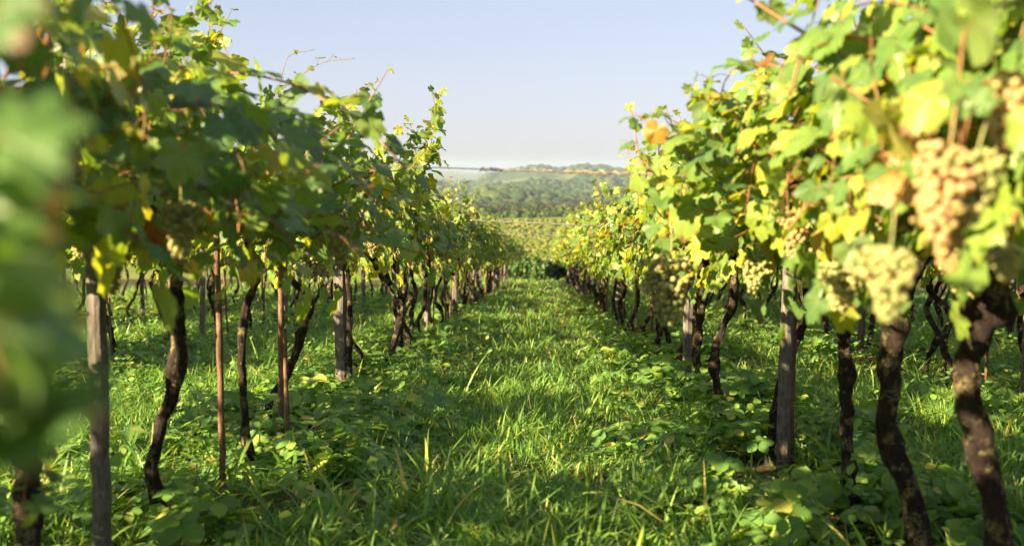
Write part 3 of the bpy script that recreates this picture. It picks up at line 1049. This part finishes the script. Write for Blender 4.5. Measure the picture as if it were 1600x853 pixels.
# dry tendrils wound round it
r = np.random.default_rng(77)
a = Acc()
for (x0, x1, nn) in ((752, 783, 5), (800, 868, 3), (885, 985, 4), (992, 1012, 4)):
    for k in range(nn):
        xs = np.linspace(x0 + r.uniform(-8, 5), x1 + r.uniform(-5, 8), 16)
        ph, tw, rr_ = r.uniform(0, 6), r.uniform(2, 5), r.uniform(.004, .011)
        P = []
        for q, xx in enumerate(xs):
            yy = np.interp(xx, [680, 830, 1000, 1240], [262, 267, 272, 283])
            p = np.array(at(xx, yy, 4.17))
            aa = ph + tw * q * .5
            P.append(p + np.array([0, math.cos(aa), math.sin(aa)]) * rr_ - cb)
        a.add(*tube(np.array(P), r.uniform(.0010, .0020), 5, .1, r))
link("dry_tendrils", a.mesh("dry tendrils", M['dry']), cw)
wire([np.array(at(*q)) for q in ((735, 344, 12.6), (840, 349, 12.7), (960, 354, 12.8), (1010, 357, 12.9))], .008, "pale thin wire stretched across the path farther down the rows")
wire([np.array(at(*q)) for q in ((770, 364, 22), (850, 367, 22), (930, 369, 22), (965, 371, 22))], .008, "short pale wire stretched across the path far from the camera")
wire([np.array(at(*q)) for q in ((60, 236, 3.7), (300, 243, 3.72), (450, 252, 3.75))], .0025, "thin dark wire sagging through the near leaves left of the path")


# ------------------------------------------------------------------ grass and weeds
def in_view(x, y, margin=.18):
    d = np.maximum(y, .01)
    t = x / d
    return (t > (-840 / FPX) - margin) & (t < (760 / FPX) + margin) | (y < 3.5) & (np.abs(x) < 3.2)


def under_row(x):
    m = np.full(np.shape(x), 9.0)
    for rx in ROWS.values():
        m = np.minimum(m, np.abs(x - rx))
    return m


BARE = [(-1.28, 5.2, .6, .5), (1.36, 6.1, .42, .6), (-1.55, 3.9, .3, .3), (1.5, 8.1, .25, .35), (1.45, 4.5, .32, .3), (-1.65, 7.4, .22, .4), (-1.7, 9.9, .2, .35), (1.6, 11.0, .2, .4), (3.9, 9.3, .5, .5), (1.25, 5.2, .2, .25)]


def bare(x, y):
    m = np.zeros(np.shape(x), bool)
    for bx, by, rx, ry in BARE:
        m |= ((x - bx) / rx) ** 2 + ((y - by) / ry) ** 2 < .55 + .9 * vnoise(x, y, .18)
    return m


def scatter(n, y0, y1, xw, r):
    y = r.uniform(y0, y1, n * 2)
    x = r.uniform(-xw, xw, n * 2) - .2
    k = in_view(x, y) & ~(bare(x, y) & (r.random(len(x)) < .93))
    return x[k][:n], y[k][:n]


def blades(x, y, h, w, r, lean=(.15, .85), droop=.85):
    n = len(x)
    az = r.uniform(0, 2 * np.pi, n)
    t = np.array([0, .28, .55, .8, 1.0])
    wp = np.array([.65, 1.0, .9, .55, .06])
    ln = r.uniform(*lean, n)
    dr = r.uniform(0, droop, n)
    hor = h[:, None] * ln[:, None] * (t[None] ** 1.6) * (1 + .6 * dr[:, None])
    ver = h[:, None] * (t[None] - dr[:, None] * t[None] ** 2.6)
    dx, dy = np.cos(az), np.sin(az)
    tw = r.normal(0, .5, n)
    C = np.stack([x[:, None] + hor * dx[:, None], y[:, None] + hor * dy[:, None], gz(x, y)[:, None] - .01 + ver], -1)
    W = np.stack([-np.sin(az + tw), np.cos(az + tw), r.normal(0, .25, n)], -1)
    hw = w[:, None] * wp[None] * .5
    A = C + W[:, None] * hw[:, :, None]
    B = C - W[:, None] * hw[:, :, None]
    mid = np.zeros((1,))
    V = np.stack([A, B], 2).reshape(-1, 3)
    off = (np.arange(n) * 10)[:, None, None]
    k = np.arange(4)[:, None] * 2
    Q = np.concatenate([k, k + 1, k + 3, k + 2], 1)[None] + off
    return V, Q.reshape(-1, 4)


gr = np.random.default_rng(99)
A = Acc()
for (n, y0, y1, xw, hh, ww) in ((42000, 1.6, 5.5, 3.8, .17, .0085), (62000, 5.0, 10.5, 7.5, .17, .009), (62000, 10, 22, 14, .18, .012), (42000, 21, 40, 20, .19, .020), (14000, 38, 62, 14, .2, .03)):
    cx, cy_ = scatter(n // 7, y0, y1, xw, gr)
    # tufts: seven blades round each centre
    x = np.repeat(cx, 7) + gr.normal(0, .028, len(cx) * 7) * (1 + y0 * .05)
    y = np.repeat(cy_, 7) + gr.normal(0, .028, len(cx) * 7) * (1 + y0 * .05)
    nz = fbm(x, y, .9)
    ur = under_row(x)
    path = np.exp(-((x + .05) / .95) ** 2)
    soil = (ur < .5) & (fbm(x + 7, y + 3, 1.1) > .52)
    keep = (gr.random(len(x)) < np.clip(.25 + nz * 1.1, 0, 1)) & ~(soil & (gr.random(len(x)) < .85)) & ~((ur < .55) & (gr.random(len(x)) < .45))
    x, y, nz, ur, path = x[keep], y[keep], nz[keep], ur[keep], path[keep]
    h = hh * (.45 + 1.1 * nz) * gr.uniform(.5, 1.35, len(x)) * (1 + .35 * vnoise(x, y, .35)) * (1 - .42 * np.exp(-((np.abs(x + .1) - .55) / .2) ** 2))
    w = ww * gr.uniform(.6, 1.5, len(x))
    A.add(*blades(x, y, h, w, gr))
# broad arching blades of taller grass on the path and at its edges
for (n, y0, y1) in ((6500, 1.8, 6.5), (4500, 6.5, 14), (2200, 14, 30)):
    cx, cy_ = scatter(n // 6, y0, y1, 2.6 if y0 < 5 else 6, gr)
    x = np.repeat(cx, 6) + gr.normal(0, .03, len(cx) * 6); y = np.repeat(cy_, 6) + gr.normal(0, .03, len(cx) * 6)
    k = vnoise(x + 4, y + 9, 1.1) > .38
    x, y = x[k], y[k]
    A.add(*blades(x, y, gr.uniform(.16, .42, len(x)) * (.7 + .6 * vnoise(x + 40, y, .7)), gr.uniform(.010, .022, len(x)), gr, (.35, 1.0), 1.15))
grass = link("grass", A.mesh("grass", M['grass']))
tag(grass, "lush uneven green grass between and under the vine rows", None, None, "stuff")

# broad leaved weeds: domed clumps of ovate leaflets under the rows, and low cover between the blades
OV = np.array([[0, 0, 0], [.30, .28, .06], [.38, .55, .05], [.22, .85, .0], [0, 1.0, -.06], [-.22, .85, .0], [-.38, .55, .05], [-.30, .28, .06], [0, .5, -.02]])
OT = np.array([[8, 0, 1], [8, 1, 2], [8, 2, 3], [8, 3, 4], [8, 4, 5], [8, 5, 6], [8, 6, 7], [8, 7, 0]])


def ovate(pos, nor, tip, size):
    nor = nrmz(nor); yv = nrmz(tip - nor * (tip * nor).sum(-1, keepdims=True)); xv = np.cross(yv, nor)
    B = np.stack([xv, yv, nor], -1)
    V = np.einsum('nij,vj->nvi', B, OV) * size[:, None, None] + pos[:, None]
    T = OT[None] + (np.arange(len(pos)) * 9)[:, None, None]
    return V.reshape(-1, 3), None, T.reshape(-1, 3)


A = Acc()
for (n, y0, y1, xw, leaves, size) in ((330, 2.4, 8, 4.2, 30, .078), (600, 7, 15, 9, 22, .088), (520, 14, 32, 16, 16, .105)):
    cx, cy_ = scatter(n * 2, y0, y1, xw, gr)
    k = (under_row(cx) < gr.uniform(.3, .95, len(cx))) & (fbm(cx + 3, cy_ + 11, 1.6) > .40)
    cx, cy_ = cx[k], cy_[k]
    m = len(cx)
    rad = gr.uniform(.14, .36, m); hgt = gr.uniform(.10, .36, m)
    a_ = gr.uniform(0, 2 * np.pi, (m, leaves)); q = np.sqrt(gr.uniform(0, 1, (m, leaves)))
    lx = cx[:, None] + q * np.cos(a_) * rad[:, None]; ly = cy_[:, None] + q * np.sin(a_) * rad[:, None]
    lz = gz(lx, ly) + hgt[:, None] * (1 - q ** 2) * gr.uniform(.55, 1.1, (m, leaves)) + .03
    P = np.stack([lx, ly, lz], -1).reshape(-1, 3)
    od = np.stack([np.cos(a_), np.sin(a_), np.zeros_like(a_)], -1).reshape(-1, 3)
    N = np.array([0, 0, 1.0]) + od * .35 + gr.normal(0, .28, P.shape)
    S = size * gr.uniform(.55, 1.3, len(P)) * np.repeat(gr.uniform(.55, 1.35, m), leaves)
    kp = ~(bare(P[:, 0], P[:, 1]) & (gr.random(len(P)) < .9))      # little grows on the bare patches
    P, N, S, od = P[kp], N[kp], S[kp], od[kp]
    for s in (-1.0, 0, 1.0):       # three leaflets to a leaf
        rot = np.stack([od[:, 0] * math.cos(s * 1.25) - od[:, 1] * math.sin(s * 1.25), od[:, 0] * math.sin(s * 1.25) + od[:, 1] * math.cos(s * 1.25), -.25 + 0 * od[:, 0]], -1)
        A.add(*ovate(P + rot * .012, N, rot, S))
# ground cover of small leaves
for (n, y0, y1, xw, size) in ((20000, 1.6, 7, 4.6, .024), (26000, 6.5, 16, 10, .032), (16000, 15, 34, 16, .06)):
    x, y = scatter(n, y0, y1, xw, gr)
    k = fbm(x + 50, y + 20, 1.0) + .28 * (under_row(x) < .8) + .15 * (x > 2.2) > .52
    x, y = x[k], y[k]
    P = np.stack([x, y, gz(x, y) + gr.uniform(.01, .11, len(x)) * (.4 + fbm(x, y, .5))], -1)
    az = gr.uniform(0, 2 * np.pi, len(x))
    A.add(*ovate(P, np.array([0, 0, 1.0]) + gr.normal(0, .35, P.shape), np.stack([np.cos(az), np.sin(az), 0 * az], -1), size * gr.uniform(.6, 1.5, len(x))))
# upright weeds with narrow leaves, here and there among the grass
cx, cy_ = scatter(1500, 2.2, 20, 9, gr)
k = (fbm(cx + 90, cy_ + 40, 1.3) > .5) & (np.abs(cx) > .5)
cx, cy_ = cx[k], cy_[k]
for q in range(9):
    n = len(cx)
    az = gr.uniform(0, 6.28, n)
    hh = (.06 + .035 * q) * (.7 + .6 * vnoise(cx, cy_, .3))
    P = np.stack([cx + .012 * np.cos(az), cy_ + .012 * np.sin(az), gz(cx, cy_) + hh], -1)
    V, _, T = ovate(P, np.stack([-.5 * np.cos(az), -.5 * np.sin(az), np.ones(n)], -1) + gr.normal(0, .2, P.shape), np.stack([np.cos(az), np.sin(az), np.full(n, -.1)], -1), gr.uniform(.05, .1, n) * (1.1 - .07 * q))
    A.add(V, None, T)
weeds = link("weeds", A.mesh("weeds", M['weed']))
tag(weeds, "broad leaved weeds and low cover growing under the vines", None, None, "stuff")

# ------------------------------------------------------------------ shrubs at the end of the path, trees beyond, wooded hills
def leaf_ball(seed, n, w, h, size, lumps=9):
    r = np.random.default_rng(seed)
    c = nrmz(r.standard_normal((lumps, 3))) * r.uniform(.25, .62, (lumps, 1)); c[:, 2] = np.abs(c[:, 2]) * 1.0
    k = r.integers(0, lumps, n)
    lr = r.uniform(.28, .46, lumps)
    d = nrmz(r.standard_normal((n, 3)))
    P = c[k] + d * (lr[k] * r.uniform(.72, 1.05, n))[:, None]
    P = P * np.array([w, w, h]) + np.array([0, 0, h * .35])
    P[:, 2] = np.maximum(P[:, 2], .05)
    tip = np.cross(d, r.standard_normal((n, 3)))
    return ovate(P - nrmz(tip) * size * .5, d + r.normal(0, .45, (n, 3)), tip, size * r.uniform(.6, 1.4, n))


SHR = []
for s in range(3):
    A = Acc(); A.add(*leaf_ball(500 + s, 1500, .75, .95, .13)); SHR.append(A.mesh("shrub foliage", M['shrub']))
A = Acc()
for k in range(5):
    A.add(*tube(smooth_path([(0, 0, -.1), (.08 * math.cos(k * 1.3), .08 * math.sin(k * 1.3), .4), (.3 * math.cos(k * 1.3), .3 * math.sin(k * 1.3), .9)], 6), np.linspace(.025, .008, 6), 5))
SST = A.mesh("shrub stems", M['tree_bark'])
for k, (x, y, s, lab) in enumerate(((-1.05, 60.5, 1.0, "dark bushy shrub closing the path, at the left of its row"), (.15, 59.6, .9, "dark bushy shrub at the middle of the path's end"), (1.2, 60.8, 1.05, "dark bushy shrub closing the path, at the right of its row"),
                                    (-2.4, 62, 1.2, "taller dark shrub behind the end of the left vine row"), (2.6, 62.5, 1.2, "taller dark shrub behind the end of the right vine row"))):
    root = empty("shrub", (x, y, gzf(x, y) - .05), k * 1.1)
    tag(root, lab, "shrub", "shrubs closing the far end of the path")
    f = link("foliage", SHR[k % 3], root); f.scale = (s * 1.3, s * 1.3, s * 1.6)
    link("stems", SST, root)

TRC = []
for s in range(4):
    A = Acc(); A.add(*leaf_ball(600 + s, 1700, 3.6, 3.6, .75, 14)); TRC.append(A.mesh("tree crown", M['tree']))
A = Acc()
A.add(*tube(smooth_path([(0, 0, -.5), (.1, .05, 1.2), (0, .1, 2.6), (.2, 0, 4.0)], 9), np.linspace(.28, .1, 9), 7))
for k in range(4):
    A.add(*tube(smooth_path([(.05, .05, 1.6), (.8 * math.cos(k * 1.6), .8 * math.sin(k * 1.6), 2.7), (1.8 * math.cos(k * 1.6), 1.8 * math.sin(k * 1.6), 3.6)], 6), np.linspace(.13, .04, 6), 5))
TRT = A.mesh("tree trunk", M['tree_bark'])
tr_ = np.random.default_rng(8)
kk = 0
for ring, (ya, yb, n, sc) in enumerate(((256, 272, 30, .62), (278, 312, 32, .85))):
    for k in range(n):
        y = tr_.uniform(ya, yb)
        x = (-.07 + .21 * (k + tr_.uniform(-.35, .35)) / n) * y * 1.35
        root = empty("tree", (x, y, gzf(x, y) - .3), tr_.uniform(0, 6))
        tag(root, "round leafy tree in the wood across the valley below the vineyard", "tree", "trees of the wood across the valley")
        s = sc * tr_.uniform(.75, 1.25)
        c = link("crown", TRC[kk % 4], root); c.scale = (s * tr_.uniform(.9, 1.2), s * tr_.uniform(.9, 1.2), s); c.location.z = -.9 * s; kk += 1
        link("trunk", TRT, root)

# bushes of the meadow edge and the woods on the hills: one mass
fr = np.random.default_rng(21)
A = Acc()
lump = []
for s in range(5):
    V, F = ICO2
    r = np.random.default_rng(700 + s)
    U = V * (1 + .22 * np.sin(V @ r.normal(0, 4, 3) + 1)[:, None] + .14 * r.standard_normal((len(V), 1)))
    lump.append((U, F))


def wood(n, ya, yb, t0, t1, s0, s1, thr, scale):
    y = fr.uniform(ya, yb, n); t = fr.uniform(t0, t1, n); x = t * y
    dn = fbm(x + 200, y + 90, scale)
    k = dn > thr
    x, y = x[k], y[k]
    z = gz(x, y)
    for q in range(len(x)):
        U, F = lump[int(fr.integers(5))]
        s = fr.uniform(s0, s1)
        a_ = fr.uniform(0, 6.28)
        ca, sa = math.cos(a_), math.sin(a_)
        W = U * np.array([s * fr.uniform(.8, 1.2), s * fr.uniform(.8, 1.2), s * fr.uniform(.65, 1.0)])
        W = np.stack([W[:, 0] * ca - W[:, 1] * sa, W[:, 0] * sa + W[:, 1] * ca, W[:, 2]], -1)
        A.add(W + np.array([x[q], y[q], z[q] + s * .35]), None, F)


wood(5200, 720, 1000, -.16, .2, 1.5, 4.2, .40, 120)
wood(6500, 1000, 1660, -.16, .2, 2.0, 5.5, .42, 160)
wood(500, 540, 660, -.14, .06, 2.5, 5.0, .3, 60)
wood(220, 1600, 1660, -.16, .2, 3, 7, .35, 100)
tf = NT("distant woodland")
g = tf.n("ShaderNodeNewGeometry")
tc = tf.n("ShaderNodeTexCoord")
c = tf.ramp(g.outputs["Random Per Island"], [(0, (0.028, 0.048, 0.014)), (.6, (0.05, 0.08, 0.02)), (1, (0.09, 0.115, 0.03))])
n = tf.noise(.7, 4, .7, tc.outputs["Object"])
c = tf.mix(tf.ramp(n, [(.4, (0, 0, 0)), (.65, (.6, .6, .6))]), c, (0.02, 0.035, 0.012))
p = tf.principled(c, 1.0, 0.0, tf.bump(n, 1.0, 1.2))
forest = link("forest", A.mesh("forest", tf.finish(p.outputs[0])))
tag(forest, "woodland covering the far hills in rounded clumps", None, None, "stuff")

# low scrub and old vines over the meadow slope below the wood
A = Acc()
wood(5200, 92, 250, -.16, .2, .18, .62, .42, 26)
wood(260, 100, 250, -.16, .2, .7, 1.3, .55, 40)
ts = NT("meadow scrub")
g = ts.n("ShaderNodeNewGeometry")
tc = ts.n("ShaderNodeTexCoord")
c = ts.ramp(g.outputs["Random Per Island"], [(0, (0.085, 0.12, 0.02)), (.5, (0.145, 0.175, 0.03)), (1, (0.21, 0.21, 0.04))])
n = ts.noise(3.5, 4, .7, tc.outputs["Object"])
c = ts.mix(ts.ramp(n, [(.4, (0, 0, 0)), (.65, (.6, .6, .6))]), c, (0.05, 0.08, 0.015))
p = ts.principled(c, 1.0, 0.0, ts.bump(n, 1.0, .4))
scrub = link("scrub", A.mesh("scrub", ts.finish(p.outputs[0])))
tag(scrub, "yellow green scrub covering the meadow slope across the valley", None, None, "stuff")

# leaves fallen from the vines
cx, cy_ = scatter(1500, 2.2, 14, 5, gr)
k = under_row(cx) < .9
cx, cy_ = cx[k], cy_[k]
for (bx, by, rx, ry) in BARE:
    cx = np.concatenate([cx, bx + rx * gr.normal(0, .6, 9)]); cy_ = np.concatenate([cy_, by + ry * gr.normal(0, .6, 9)])
n = len(cx)
az = gr.uniform(0, 6.28, n)
M['dry_leaf'] = leafy("fallen leaf", [(0.0, (0.10, 0.055, 0.025)), (0.5, (0.22, 0.13, 0.05)), (0.85, (0.34, 0.24, 0.08)), (1.0, (0.30, 0.10, 0.04))], trans=0.2, rough=0.7, spec=0.2)
lit = link("fallen_leaves", leaves_mesh("fallen leaves", np.stack([cx, cy_, gz(cx, cy_) + gr.uniform(.012, .07, n)], -1), np.array([0, 0, 1.0]) + gr.normal(0, .35, (n, 3)),
                                       np.stack([np.cos(az), np.sin(az), 0 * az], -1), gr.uniform(.05, .12, n), M['dry_leaf'], gr))
tag(lit, "brown and yellow leaves fallen under the vines", None, None, "stuff")
